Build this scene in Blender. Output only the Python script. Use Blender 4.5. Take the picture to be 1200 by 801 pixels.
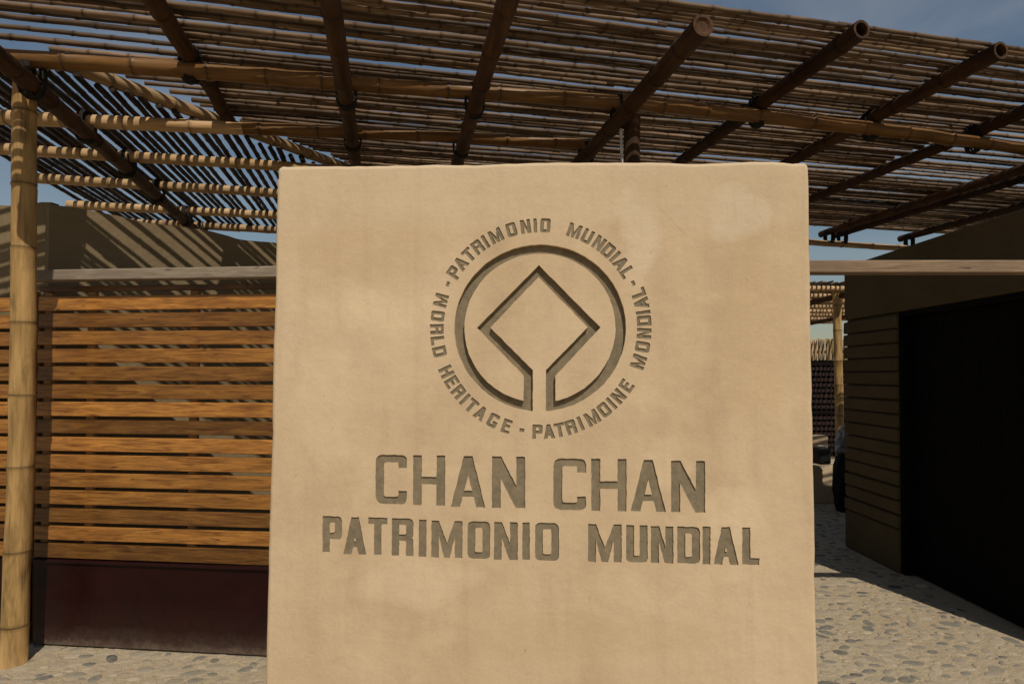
import bpy, bmesh, math, random
from mathutils import Vector, Matrix, Quaternion
from mathutils.geometry import tessellate_polygon

for o in list(bpy.data.objects):
    bpy.data.objects.remove(o)
scene = bpy.context.scene
COL = scene.collection
R = math.radians
rng = random.Random(7)

# ------------------------------------------------------------------ camera
cam_d = bpy.data.cameras.new('camera')
cam = bpy.data.objects.new('camera', cam_d)
COL.objects.link(cam)
cam_d.sensor_width = 36.0
cam_d.lens = 36.0 * 703.0 / 1200.0
cam_d.shift_y = 24.8 / 1200.0
cam_d.clip_start = 0.05
cam_d.clip_end = 3000
cam.matrix_world = (Matrix.Translation((0, 0, 1.6)) @ Matrix.Rotation(R(90 + 1.2), 4, 'X')
                    @ Matrix.Rotation(R(0.15), 4, 'Z'))
scene.camera = cam

# ------------------------------------------------------------------ world, sun, exposure
SUN = Vector((-0.265, 0.80, -1.0)).normalized()
world = bpy.data.worlds.new('World')
scene.world = world
world.use_nodes = True
wn, wl = world.node_tree.nodes, world.node_tree.links
wn.clear()
w_out = wn.new('ShaderNodeOutputWorld')
w_bg = wn.new('ShaderNodeBackground')
w_sky = wn.new('ShaderNodeTexSky')
w_sky.sky_type = 'NISHITA'
w_sky.sun_disc = False
w_sky.sun_elevation = R(49.9)
w_sky.sun_rotation = R(161.7)
w_sky.air_density = 1.35
w_sky.dust_density = 0.8
w_sky.ozone_density = 1.0
w_bg.inputs['Strength'].default_value = 0.07
# thin high haze drifting over the whole sky
w_tc = wn.new('ShaderNodeTexCoord')
w_mp = wn.new('ShaderNodeMapping')
w_mp.inputs['Scale'].default_value = (1.6, 1.0, 4.0)
w_mp.inputs['Rotation'].default_value = (0, 0.35, 0.4)
w_no = wn.new('ShaderNodeTexNoise')
w_no.inputs['Scale'].default_value = 2.2
w_no.inputs['Detail'].default_value = 6
w_no.inputs['Distortion'].default_value = 0.6
w_rm = wn.new('ShaderNodeMapRange')
w_rm.inputs['From Min'].default_value = 0.42
w_rm.inputs['From Max'].default_value = 0.75
w_rm.inputs['To Max'].default_value = 0.38
w_mx = wn.new('ShaderNodeMix')
w_mx.data_type = 'RGBA'
wl.new(w_tc.outputs['Generated'], w_mp.inputs['Vector'])
wl.new(w_mp.outputs[0], w_no.inputs['Vector'])
wl.new(w_no.outputs['Fac'], w_rm.inputs['Value'])
wl.new(w_rm.outputs[0], w_mx.inputs[0])
wl.new(w_sky.outputs[0], w_mx.inputs[6])
w_mx.inputs[7].default_value = (6.2, 6.6, 7.0, 1)
wl.new(w_mx.outputs[2], w_bg.inputs['Color'])
wl.new(w_bg.outputs[0], w_out.inputs['Surface'])

sd = bpy.data.lights.new('sun', 'SUN')
sd.energy = 5.0
sd.angle = R(0.5)
sd.color = (1.0, 0.93, 0.82)
so = bpy.data.objects.new('sun', sd)
COL.objects.link(so)
so.rotation_mode = 'QUATERNION'
so.rotation_quaternion = SUN.to_track_quat('-Z', 'Y')
so.location = (4, -12, 17)

vs = scene.view_settings
vs.view_transform = 'Standard'
vs.look = 'None'
vs.exposure = -0.32
vs.gamma = 1.0
vs.use_curve_mapping = False

# ------------------------------------------------------------------ materials
class NT:
    """small node-tree writer"""
    def __init__(s, name):
        s.m = bpy.data.materials.new(name)
        s.m.use_nodes = True
        s.n, s.l = s.m.node_tree.nodes, s.m.node_tree.links
        s.n.clear()
        s.out = s.n.new('ShaderNodeOutputMaterial')
        s.b = s.n.new('ShaderNodeBsdfPrincipled')
        s.l.new(s.b.outputs[0], s.out.inputs['Surface'])
    def node(s, t, **kw):
        n = s.n.new(t)
        for k, v in kw.items():
            setattr(n, k, v)
        return n
    def put(s, sock, v):
        if isinstance(v, bpy.types.NodeSocket):
            s.l.new(v, sock)
        elif v is not None:
            if hasattr(sock.default_value, '__len__') and not hasattr(v, '__len__'):
                v = (v,) * len(sock.default_value)
            if hasattr(sock.default_value, '__len__') and len(sock.default_value) == 4 and len(v) == 3:
                v = tuple(v) + (1,)
            sock.default_value = v
    def coords(s, scale=(1, 1, 1), kind='Object', shift=True):
        tc = s.node('ShaderNodeTexCoord')
        mp = s.node('ShaderNodeMapping')
        s.l.new(tc.outputs[kind], mp.inputs['Vector'])
        mp.inputs['Scale'].default_value = scale
        if shift:
            oi = s.node('ShaderNodeObjectInfo')
            mu = s.math('MULTIPLY', oi.outputs['Random'], 37.0)
            cx = s.node('ShaderNodeCombineXYZ')
            for i in range(3):
                s.l.new(mu, cx.inputs[i])
            s.l.new(cx.outputs[0], mp.inputs['Location'])
        return mp.outputs[0]
    def noise(s, vec, scale, detail=4, rough=0.55, dist=0.0):
        n = s.node('ShaderNodeTexNoise')
        s.put(n.inputs['Vector'], vec)
        n.inputs['Scale'].default_value = scale
        n.inputs['Detail'].default_value = detail
        n.inputs['Roughness'].default_value = rough
        n.inputs['Distortion'].default_value = dist
        return n.outputs['Fac']
    def ramp(s, fac, stops, interp='LINEAR'):
        n = s.node('ShaderNodeValToRGB')
        cr = n.color_ramp
        cr.interpolation = interp
        while len(cr.elements) < len(stops):
            cr.elements.new(0.5)
        for e, (p, c) in zip(cr.elements, stops):
            e.position = p
            if not hasattr(c, '__len__'):
                c = (c, c, c)
            e.color = tuple(c) + (1,)
        s.put(n.inputs[0], fac)
        return n.outputs[0]
    def mix(s, fac, a, b, mode='MIX'):
        n = s.node('ShaderNodeMix', data_type='RGBA', blend_type=mode)
        s.put(n.inputs[0], fac)
        s.put(n.inputs[6], a)
        s.put(n.inputs[7], b)
        return n.outputs[2]
    def math(s, op, a, b=None, clamp=False):
        n = s.node('ShaderNodeMath', operation=op, use_clamp=clamp)
        s.put(n.inputs[0], a)
        if b is not None:
            s.put(n.inputs[1], b)
        return n.outputs[0]
    def rand(s):
        return s.node('ShaderNodeObjectInfo').outputs['Random']
    def attr(s, name):
        return s.node('ShaderNodeAttribute', attribute_name=name).outputs['Fac']
    def finish(s, col, rough=0.8, bump=None, strength=0.3, dist=0.005, spec=0.3, metal=0.0):
        s.put(s.b.inputs['Base Color'], col)
        s.put(s.b.inputs['Roughness'], rough)
        s.b.inputs['Specular IOR Level'].default_value = spec
        s.b.inputs['Metallic'].default_value = metal
        if bump is not None:
            n = s.node('ShaderNodeBump')
            n.inputs['Strength'].default_value = strength
            n.inputs['Distance'].default_value = dist
            s.l.new(bump, n.inputs['Height'])
            s.l.new(n.outputs[0], s.b.inputs['Normal'])
        return s.m


def m_plaster():
    t = NT('sign_plaster')
    v = t.coords(shift=False)
    vs_ = t.coords(scale=(1.0, 1.0, 0.45), shift=False)
    big = t.noise(vs_, 1.7, 5, 0.6, 0.5)
    mid = t.noise(v, 5.5, 6, 0.65, 0.3)
    fine = t.noise(v, 90, 4, 0.6)
    col = t.ramp(big, [(0.28, (0.370, 0.262, 0.156)), (0.5, (0.465, 0.342, 0.214)), (0.72, (0.545, 0.415, 0.272))])
    col = t.mix(t.ramp(mid, [(0.35, 0.0), (0.75, 0.45)]), col, (0.60, 0.45, 0.275))
    # pale trowelled patches with soft outlines
    patch = t.noise(t.coords(scale=(1, 1, 1.4), shift=False), 2.6, 2, 0.4, 1.2)
    pm = t.ramp(patch, [(0.58, 0.0), (0.66, 0.22), (0.8, 0.3)])
    col = t.mix(pm, col, (0.62, 0.47, 0.30))
    # repaired places: soft-edged skim patches, each with its own outline
    tcp = t.node('ShaderNodeTexCoord')
    jn = t.node('ShaderNodeTexNoise')
    t.l.new(tcp.outputs['Object'], jn.inputs['Vector'])
    jn.inputs['Scale'].default_value = 3.4
    jn.inputs['Detail'].default_value = 5
    js = t.node('ShaderNodeVectorMath', operation='MULTIPLY_ADD')
    t.l.new(jn.outputs['Color'], js.inputs[0])
    js.inputs[1].default_value = (0.34, 0, 0.34)
    t.l.new(tcp.outputs['Object'], js.inputs[2])
    for (px, pz, sx, sz, amt, pc) in ((-0.52, 1.88, 0.23, 0.12, 0.55, (0.63, 0.48, 0.31)), (-0.40, 0.74, 0.27, 0.13, 0.4, (0.62, 0.48, 0.32)),
                                      (0.88, 1.03, 0.13, 0.10, 0.55, (0.63, 0.48, 0.31)), (0.62, 1.26, 0.13, 0.09, 0.45, (0.63, 0.48, 0.31)),
                                      (0.50, 2.16, 0.10, 0.22, 0.5, (0.60, 0.49, 0.36)), (-0.80, 1.50, 0.12, 0.30, 0.35, (0.62, 0.48, 0.31)),
                                      (-0.55, 2.14, 0.40, 0.16, 0.45, (0.43, 0.30, 0.165)), (0.98, 1.75, 0.16, 0.45, 0.4, (0.45, 0.315, 0.175)),
                                      (0.35, 0.55, 0.55, 0.10, 0.4, (0.45, 0.32, 0.18)), (0.93, 2.24, 0.13, 0.12, 0.5, (0.57, 0.47, 0.35))):
        sb = t.node('ShaderNodeVectorMath', operation='SUBTRACT')
        t.l.new(js.outputs[0], sb.inputs[0])
        sb.inputs[1].default_value = (px + 0.17, 0, pz + 0.17)
        ml = t.node('ShaderNodeVectorMath', operation='MULTIPLY')
        t.l.new(sb.outputs[0], ml.inputs[0])
        ml.inputs[1].default_value = (1 / sx, 0, 1 / sz)
        ln = t.node('ShaderNodeVectorMath', operation='LENGTH')
        t.l.new(ml.outputs[0], ln.inputs[0])
        col = t.mix(t.ramp(ln.outputs['Value'], [(0.62, amt), (0.92, amt * 0.35), (1.0, 0.0)]), col, pc)
    # faint trowel sweeps
    tw = t.noise(t.coords(scale=(0.8, 1, 2.6), shift=False), 5, 4, 0.55, 2.0)
    col = t.mix(t.ramp(tw, [(0.5, 0.0), (0.8, 0.16)]), col, (0.43, 0.305, 0.175))
    # weathered greyer cap band
    sp = t.node('ShaderNodeSeparateXYZ')
    tc = t.node('ShaderNodeTexCoord')
    t.l.new(tc.outputs['Object'], sp.inputs[0])
    z = t.math('ADD', sp.outputs[2], t.math('MULTIPLY', t.noise(v, 3.2, 4), 0.10))
    cap = t.ramp(t.math('SUBTRACT', z, 1.85), [(0.40, 0.0), (0.44, 0.45), (0.60, 0.45), (0.655, 0.75)])
    col = t.mix(cap, col, (0.50, 0.395, 0.265))
    # drip streaks and specks
    st = t.noise(t.coords(scale=(1, 1, 0.06), shift=False), 14, 3, 0.6)
    col = t.mix(t.ramp(st, [(0.52, 0.0), (0.8, 0.28)]), col, (0.34, 0.245, 0.150))
    spk = t.noise(v, 26, 2, 0.5)
    col = t.mix(t.ramp(spk, [(0.735, 0.0), (0.77, 0.55)]), col, (0.30, 0.215, 0.125))
    # hairline cracks, only here and there
    vo = t.node('ShaderNodeTexVoronoi', feature='DISTANCE_TO_EDGE')
    t.put(vo.inputs['Vector'], t.coords(scale=(1.3, 1, 0.6), shift=False))
    vo.inputs['Scale'].default_value = 3.1
    cr = t.ramp(vo.outputs['Distance'], [(0.0, 1.0), (0.006, 0.0)])
    crm = t.ramp(t.noise(v, 3.9, 2), [(0.60, 0.0), (0.66, 0.3)])
    col = t.mix(t.math('MULTIPLY', cr, crm), col, (0.26, 0.18, 0.10))
    grit = t.noise(v, 210, 3, 0.7)
    col = t.mix(t.ramp(grit, [(0.60, 0.0), (0.72, 0.35)]), col, (0.30, 0.215, 0.13))
    col = t.mix(t.ramp(t.noise(v, 9, 6, 0.75, 0.8), [(0.50, 0.0), (0.70, 0.28)]), col, (0.40, 0.285, 0.170))
    col = t.mix(0.16, col, t.ramp(fine, [(0.3, (0.42, 0.30, 0.17)), (0.7, (0.62, 0.46, 0.28))]))
    h = t.math('ADD', t.math('MULTIPLY', t.noise(v, 7, 5, 0.6), 1.0), t.math('MULTIPLY', t.noise(v, 34, 3, 0.5), 0.10))
    h = t.math('ADD', h, t.math('MULTIPLY', grit, 0.06))
    return t.finish(col, 0.92, h, 0.4, 0.014, 0.1)


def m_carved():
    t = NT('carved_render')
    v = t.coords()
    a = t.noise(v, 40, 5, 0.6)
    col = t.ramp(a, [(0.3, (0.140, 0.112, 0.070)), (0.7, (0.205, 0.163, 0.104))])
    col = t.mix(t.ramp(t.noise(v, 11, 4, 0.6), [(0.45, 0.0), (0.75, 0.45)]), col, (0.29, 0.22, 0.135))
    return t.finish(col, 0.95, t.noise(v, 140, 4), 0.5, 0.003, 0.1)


def m_adobe(name, a, b):
    t = NT(name)
    v = t.coords()
    n1 = t.noise(v, 1.5, 6, 0.6, 0.3)
    n2 = t.noise(v, 22, 5, 0.65)
    col = t.ramp(n1, [(0.3, a), (0.7, b)])
    col = t.mix(t.ramp(n2, [(0.45, 0.0), (0.8, 0.4)]), col, tuple(x * 0.72 for x in a))
    h = t.math('ADD', n2, t.math('MULTIPLY', t.noise(v, 5, 4), 1.2))
    return t.finish(col, 0.95, h, 0.5, 0.012, 0.1)


def m_bamboo(name, base, dark, ringc, gloss=0.45, patches=0.5, spread=0.5):
    t = NT(name)
    v = t.coords(scale=(1.0, 9.0, 9.0))
    n1 = t.noise(v, 3.0, 5, 0.6)
    n2 = t.noise(t.coords(scale=(0.6, 1.6, 1.6)), 5.0, 4, 0.6, 0.6)
    n3 = t.noise(t.coords(scale=(1.5, 45, 45)), 3.0, 3, 0.6)
    col = t.ramp(n1, [(0.3, dark), (0.65, base)])
    col = t.mix(t.ramp(n2, [(0.50, 0.0), (0.68, patches)]), col, tuple(x * 0.35 for x in dark))
    col = t.mix(t.ramp(n3, [(0.4, 0.0), (0.8, 0.3)]), col, tuple(min(1, x * 1.3) for x in base))
    hv = t.node('ShaderNodeHueSaturation')
    t.put(hv.inputs['Value'], t.math('ADD', t.math('MULTIPLY', t.rand(), spread), 0.97 - spread * 0.5))
    t.put(hv.inputs['Color'], col)
    col = t.mix(t.math('MULTIPLY', t.attr('ring'), 0.8), hv.outputs[0], ringc)
    return t.finish(col, t.ramp(n1, [(0.2, gloss + 0.25), (0.8, gloss)]), n3, 0.35, 0.004, 0.2)


def m_wood(name, base, dark, hue=0.0, rough=0.6, val=0.45):
    t = NT(name)
    v = t.coords(scale=(1.2, 10, 14))
    g = t.noise(v, 4.0, 6, 0.65, 0.8)
    w = t.noise(t.coords(scale=(2.0, 60, 90)), 3.0, 3, 0.6)
    big = t.noise(t.coords(scale=(1, 2, 2)), 2.2, 4, 0.6)
    col = t.ramp(g, [(0.30, dark), (0.62, base)])
    col = t.mix(t.ramp(big, [(0.42, 0.0), (0.75, 0.6)]), col, dark)
    col = t.mix(t.ramp(w, [(0.5, 0.0), (0.75, 0.45)]), col, tuple(x * 0.5 for x in dark))
    kn = t.noise(t.coords(scale=(5, 14, 14)), 1.6, 1)
    col = t.mix(t.ramp(kn, [(0.72, 0.0), (0.78, 0.8)]), col, tuple(x * 0.25 for x in dark))
    hv = t.node('ShaderNodeHueSaturation')
    t.put(hv.inputs['Value'], t.math('ADD', t.math('MULTIPLY', t.rand(), val), 1.0 - val * 0.55))
    t.put(hv.inputs['Color'], col)
    return t.finish(hv.outputs[0], rough, w, 0.3, 0.003, 0.3)


def m_plain(name, c, rough=0.7, spec=0.3, metal=0.0, nscale=30, amt=0.3, bump=0.2):
    t = NT(name)
    v = t.coords()
    n = t.noise(v, nscale, 4, 0.6)
    col = t.ramp(n, [(0.3, tuple(x * (1 - amt) for x in c)), (0.7, tuple(min(1, x * (1 + amt)) for x in c))])
    return t.finish(col, rough, n, bump, 0.003, spec, metal)


def m_maroon():
    t = NT('maroon_steel')
    v = t.coords(shift=False)
    sp = t.node('ShaderNodeSeparateXYZ')
    tc = t.node('ShaderNodeTexCoord')
    t.l.new(tc.outputs['Object'], sp.inputs[0])
    n = t.noise(v, 5, 5, 0.6)
    nf = t.noise(v, 45, 4, 0.7)
    col = t.ramp(n, [(0.3, (0.009, 0.0018, 0.0018)), (0.7, (0.017, 0.003, 0.0028))])
    # dust splashed up from the paving
    low = t.ramp(t.math('ADD', sp.outputs[2], t.math('ADD', t.math('MULTIPLY', n, 0.12), 0.2)), [(0.02, 0.55), (0.06, 0.2), (0.14, 0.04), (0.3, 0.0)])
    col = t.mix(t.math('MULTIPLY', low, nf), col, (0.30, 0.22, 0.16))
    sc = t.ramp(nf, [(0.70, 0.0), (0.78, 0.6)])
    col = t.mix(t.math('MULTIPLY', sc, t.ramp(n, [(0.45, 0), (0.7, 0.7)])), col, (0.28, 0.2, 0.16))
    return t.finish(col, t.ramp(nf, [(0.3, 0.28), (0.8, 0.5)]), n, 0.15, 0.01, 0.16)


def m_ground():
    t = NT('sandy_mortar')
    v = t.coords(shift=False)
    n1 = t.noise(v, 0.9, 5, 0.6)
    n2 = t.noise(v, 14, 6, 0.7)
    n3 = t.noise(v, 120, 4, 0.6)
    col = t.ramp(n1, [(0.3, (0.40, 0.312, 0.200)), (0.7, (0.48, 0.385, 0.255))])
    col = t.mix(t.ramp(n2, [(0.4, 0.0), (0.75, 0.5)]), col, (0.26, 0.21, 0.145))
    col = t.mix(t.ramp(n3, [(0.55, 0.0), (0.8, 0.5)]), col, (0.14, 0.112, 0.08))
    n4 = t.noise(v, 42, 5, 0.7)
    col = t.mix(t.ramp(n4, [(0.48, 0.0), (0.72, 0.5)]), col, (0.21, 0.17, 0.12))
    h = t.math('ADD', n2, t.math('ADD', t.math('MULTIPLY', n3, 0.4), t.math('MULTIPLY', n4, 0.6)))
    return t.finish(col, 0.95, h, 0.9, 0.02, 0.1)


def m_stone(name, use_attr):
    t = NT(name)
    tg = t.node('ShaderNodeNewGeometry')
    v = tg.outputs['Position']
    r = t.attr('rnd') if use_attr else t.rand()
    col = t.ramp(r, [(0.0, (0.36, 0.295, 0.205)), (0.35, (0.30, 0.24, 0.165)), (0.55, (0.25, 0.21, 0.155)),
                     (0.68, (0.18, 0.160, 0.125)), (0.82, (0.105, 0.105, 0.096)), (0.92, (0.15, 0.138, 0.110)),
                     (1.0, (0.05, 0.054, 0.055))])
    n = t.noise(v, 30, 5, 0.65)
    col = t.mix(t.ramp(n, [(0.35, 0.0), (0.75, 0.5)]), col, (0.32, 0.265, 0.185))
    h = t.math('ADD', t.noise(v, 28, 5, 0.7), t.math('MULTIPLY', t.noise(v, 110, 4, 0.6), 0.5))
    return t.finish(col, 0.85, h, 0.7, 0.012, 0.2)


M_PLASTER = m_plaster()
M_CARVED = m_carved()
M_WALL = m_adobe('adobe_render', (0.150, 0.109, 0.060), (0.195, 0.144, 0.083))
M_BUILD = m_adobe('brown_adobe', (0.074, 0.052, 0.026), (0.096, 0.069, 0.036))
M_BENCH = m_adobe('pale_adobe', (0.42, 0.31, 0.19), (0.50, 0.38, 0.245))
M_POST = m_bamboo('pale_bamboo', (0.38, 0.235, 0.088), (0.18, 0.100, 0.033), (0.04, 0.024, 0.010), 0.5, 0.75)
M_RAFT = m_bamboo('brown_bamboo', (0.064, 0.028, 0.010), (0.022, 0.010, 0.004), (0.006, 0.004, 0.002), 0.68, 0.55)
M_PURL = m_bamboo('golden_bamboo', (0.185, 0.092, 0.028), (0.085, 0.039, 0.012), (0.025, 0.013, 0.006), 0.36, 0.35)
M_POLE = m_bamboo('tan_bamboo', (0.42, 0.275, 0.140), (0.26, 0.160, 0.072), (0.08, 0.048, 0.022), 0.5, 0.25)
M_CANE = m_bamboo('grey_cane', (0.150, 0.096, 0.056), (0.052, 0.030, 0.016), (0.012, 0.008, 0.005), 0.55, 0.6, 1.2)
M_CANE_SHADE = m_bamboo('shaded_cane', (0.036, 0.024, 0.015), (0.015, 0.010, 0.006), (0.006, 0.004, 0.003), 0.6, 0.4)  # roof cane again, with the rear bay's shade put into its colour
M_LASH = m_plain('black_lashing', (0.012, 0.010, 0.008), 0.8, 0.2, 0, 60, 0.4)
M_SLAT = m_wood('varnished_slat', (0.325, 0.142, 0.030), (0.085, 0.029, 0.007), rough=0.36, val=1.0)
M_BEAM = m_wood('weathered_beam', (0.27, 0.215, 0.155), (0.14, 0.105, 0.072), rough=0.85, val=0.1)
M_BEAM2 = m_wood('brown_beam', (0.245, 0.165, 0.100), (0.125, 0.080, 0.048), rough=0.85, val=0.1)
M_STILE = m_wood('gate_stile', (0.34, 0.17, 0.06), (0.2, 0.09, 0.03), rough=0.6, val=0.2)
M_MAROON = m_maroon()
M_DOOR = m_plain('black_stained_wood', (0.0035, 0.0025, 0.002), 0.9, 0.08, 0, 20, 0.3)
M_ROOM = m_plain('dark_room', (0.020, 0.014, 0.010), 0.95, 0.1)
M_LATT = m_wood('red_brown_lattice', (0.022, 0.007, 0.004), (0.010, 0.003, 0.002), rough=0.6, val=0.4)
M_GROUND = m_ground()
M_STONE = m_stone('cobble', False)
M_STONEF = m_stone('cobble_far', True)
M_BLACKP = m_plain('black_plastic', (0.008, 0.008, 0.008), 0.6, 0.15, 0, 12, 0.4, 0.6)
M_SILVER = m_plain('clear_plastic', (0.22, 0.215, 0.20), 0.25, 0.5, 0.0, 22, 0.8, 1.0)
M_CABLE = m_plain('grey_cable', (0.42, 0.41, 0.38), 0.6)

# ------------------------------------------------------------------ mesh helpers
def mk(name, V, F, mat, parent=None, loc=(0, 0, 0), smooth=False, attrs=None, rot=None):
    me = bpy.data.meshes.new(name)
    me.from_pydata([tuple(v) for v in V], [], F)
    me.materials.append(mat)
    if smooth is True:
        me.polygons.foreach_set('use_smooth', [True] * len(me.polygons))
    elif smooth:
        me.polygons.foreach_set('use_smooth', smooth)
    for k, vals in (attrs or {}).items():
        a = me.attributes.new(k, 'FLOAT', 'POINT')
        a.data.foreach_set('value', vals)
    me.update()
    return link(name, me, parent, loc, rot)


def link(name, me, parent=None, loc=(0, 0, 0), rot=None):
    o = bpy.data.objects.new(name, me)
    COL.objects.link(o)
    o.parent = parent
    o.location = loc
    if rot is not None:
        o.rotation_mode = 'QUATERNION'
        o.rotation_quaternion = rot
    return o


def thing(name, label, cat, loc=(0, 0, 0), rotz=0.0, group=None):
    o = bpy.data.objects.new(name, None)
    COL.objects.link(o)
    o.empty_display_size = 0.2
    o.location = loc
    o.rotation_euler = (0, 0, rotz)
    return tag(o, label, cat, group)


def tag(o, label, cat, group=None):
    o['label'] = label
    o['category'] = cat
    if group:
        o['group'] = group
    return o


def box(name, lo, hi, mat, parent=None, bev=0.004, jit=0.0, seg=1):
    """bevelled box between two corners (parent-local), origin at its centre"""
    lo, hi = Vector(lo), Vector(hi)
    c, s = (lo + hi) / 2, hi - lo
    bm = bmesh.new()
    bmesh.ops.create_cube(bm, size=1.0)
    for v in bm.verts:
        v.co = Vector((v.co.x * s.x, v.co.y * s.y, v.co.z * s.z))
        if jit:
            v.co += Vector((rng.uniform(-jit, jit) for _ in range(3)))
    if bev:
        bmesh.ops.bevel(bm, geom=bm.edges[:], offset=min(bev, min(s) * 0.4), segments=seg, affect='EDGES', profile=0.6)
    me = bpy.data.meshes.new(name)
    bm.to_mesh(me)
    bm.free()
    me.materials.append(mat)
    return link(name, me, parent, c)


def bamboo(name, p0, p1, r0, r1, mat, parent, plug=False, node=0.32, sides=10, bow=0.012, hollow=True, seed=None, swell=1.09, base=Vector((0, 0, 0))):
    """culm with swollen nodes and cut hollow ends; built along local X"""
    rg = random.Random(rng.random() if seed is None else seed)
    p0, p1 = Vector(p0) - base, Vector(p1) - base
    d = p1 - p0
    L = d.length
    st = [(0.0, 1.0, 0.0)]
    x = rg.uniform(0.1, node)
    while x < L - 0.04:
        st += [(x - 0.022, 1.0, 0.0), (x - 0.007, swell * 0.985, 0.25), (x, swell, 1.0), (x + 0.008, swell * 0.97, 0.3), (x + 0.024, 1.0, 0.0)]
        nx = x + node * rg.uniform(0.8, 1.2)
        if node > 0.2:
            st.append(((x + nx) / 2, 0.975, 0.0))
        x = nx
    st = [q for q in st if 0 <= q[0] < L - 0.005] + [(L, 1.0, 0.0)]
    ba, bb, ph = rg.uniform(-bow, bow), rg.uniform(-bow, bow), rg.uniform(0, 6)
    V, F, A = [], [], []
    kink = [(rg.uniform(-1, 1) * bow * 0.18, rg.uniform(-1, 1) * bow * 0.18) for _ in st]
    for i, (x, k, a) in enumerate(st):
        t = x / L
        r = (r0 + (r1 - r0) * t) * k
        oy = ba * math.sin(math.pi * t) + bb * 0.4 * math.sin(2 * math.pi * t + ph) + kink[i][0]
        oz = bb * math.sin(math.pi * t) + ba * 0.4 * math.sin(3 * math.pi * t + ph) + kink[i][1]
        for s in range(sides):
            an = 2 * math.pi * s / sides
            V.append((x, oy + r * math.cos(an), oz + r * math.sin(an)))
            A.append(a)
    n = len(st)
    for i in range(n - 1):
        for s in range(sides):
            s2 = (s + 1) % sides
            F.append((i * sides + s, (i + 1) * sides + s, (i + 1) * sides + s2, i * sides + s2)[::-1])
    sm = [True] * len(F)
    for end in (0, n - 1):
        ring = [end * sides + s for s in range(sides)]
        if hollow:
            sgn = 1 if end == 0 else -1
            c = Vector([sum(V[q][j] for q in ring) / sides for j in range(3)])
            a0 = len(V)
            for q in ring:
                V.append(tuple(c + (Vector(V[q]) - c) * 0.74))
                A.append(0.0)
            b0 = len(V)
            for q in ring:
                p = c + (Vector(V[q]) - c) * (0.5 if plug else 0.70)
                V.append((p.x + sgn * (0.010 if plug else 0.06), p.y, p.z))
                A.append(0.0 if plug else 1.0)
            for s in range(sides):
                s2 = (s + 1) % sides
                f1 = (ring[s], a0 + s, a0 + s2, ring[s2])
                f2 = (a0 + s, b0 + s, b0 + s2, a0 + s2)
                F += [f1 if end else f1[::-1], f2 if end else f2[::-1]]
                sm += [False, False]
            F.append(tuple(b0 + s for s in range(sides))[::(1 if end else -1)])
            sm.append(False)
        else:
            F.append(tuple(ring[::(1 if end else -1)]))
            sm.append(False)
    q = d.to_track_quat('X', 'Z')
    return mk(name, V, F, mat, parent, p0, sm, {'ring': A}, q)


def tube(V, F, pts, r, sides=6, closed=False):
    """append a tube along a polyline to the vertex / face lists"""
    pts = [Vector(p) for p in pts]
    n = len(pts)
    b = len(V)
    for i, p in enumerate(pts):
        t = (pts[(i + 1) % n] - pts[i - 1]) if closed else (pts[min(i + 1, n - 1)] - pts[max(i - 1, 0)])
        t.normalize()
        a = t.cross(Vector((0.13, 0.31, 0.94)))
        if a.length < 0.05:
            a = t.cross(Vector((1, 0, 0)))
        a.normalize()
        c = t.cross(a)
        for s in range(sides):
            an = 2 * math.pi * s / sides
            V.append(p + (a * math.cos(an) + c * math.sin(an)) * r)
    for i in range(n if closed else n - 1):
        j = (i + 1) % n
        for s in range(sides):
            s2 = (s + 1) % sides
            F.append((b + i * sides + s, b + i * sides + s2, b + j * sides + s2, b + j * sides + s))
    if not closed:
        F.append(tuple(b + s for s in range(sides))[::-1])
        F.append(tuple(b + (n - 1) * sides + s for s in range(sides)))


# ------------------------------------------------------------------ ground and cobbles
gs = 600.0
ground = mk('ground', [(-gs, -gs, 0), (gs, -gs, 0), (gs, gs, 0), (-gs, gs, 0)], [(0, 1, 2, 3)], M_GROUND)
ground['kind'] = 'structure'
ground['label'] = 'sandy mortar paving set with river cobbles'


def stone_shape(seed):
    rg = random.Random(seed)
    n = 10
    rad = [1 + rg.uniform(-0.26, 0.22) for _ in range(n)]
    rad = [(rad[i - 1] + 4 * rad[i] + rad[(i + 1) % n]) / 6 for i in range(n)]
    V, F = [], []
    for k, (rr, z) in enumerate([(0.98, -0.6), (1.0, 0.15), (0.80, 0.72), (0.42, 0.97)]):
        for i in range(n):
            a = 2 * math.pi * i / n
            V.append((rr * rad[i] * math.cos(a), rr * rad[i] * math.sin(a) , z + rg.uniform(-0.05, 0.05)))
    V.append((0, 0, 1.02))
    for k in range(3):
        for i in range(n):
            j = (i + 1) % n
            F.append((k * n + i, k * n + j, (k + 1) * n + j, (k + 1) * n + i))
    for i in range(n):
        F.append((3 * n + i, 3 * n + (i + 1) % n, 4 * n))
    return V, F


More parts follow.
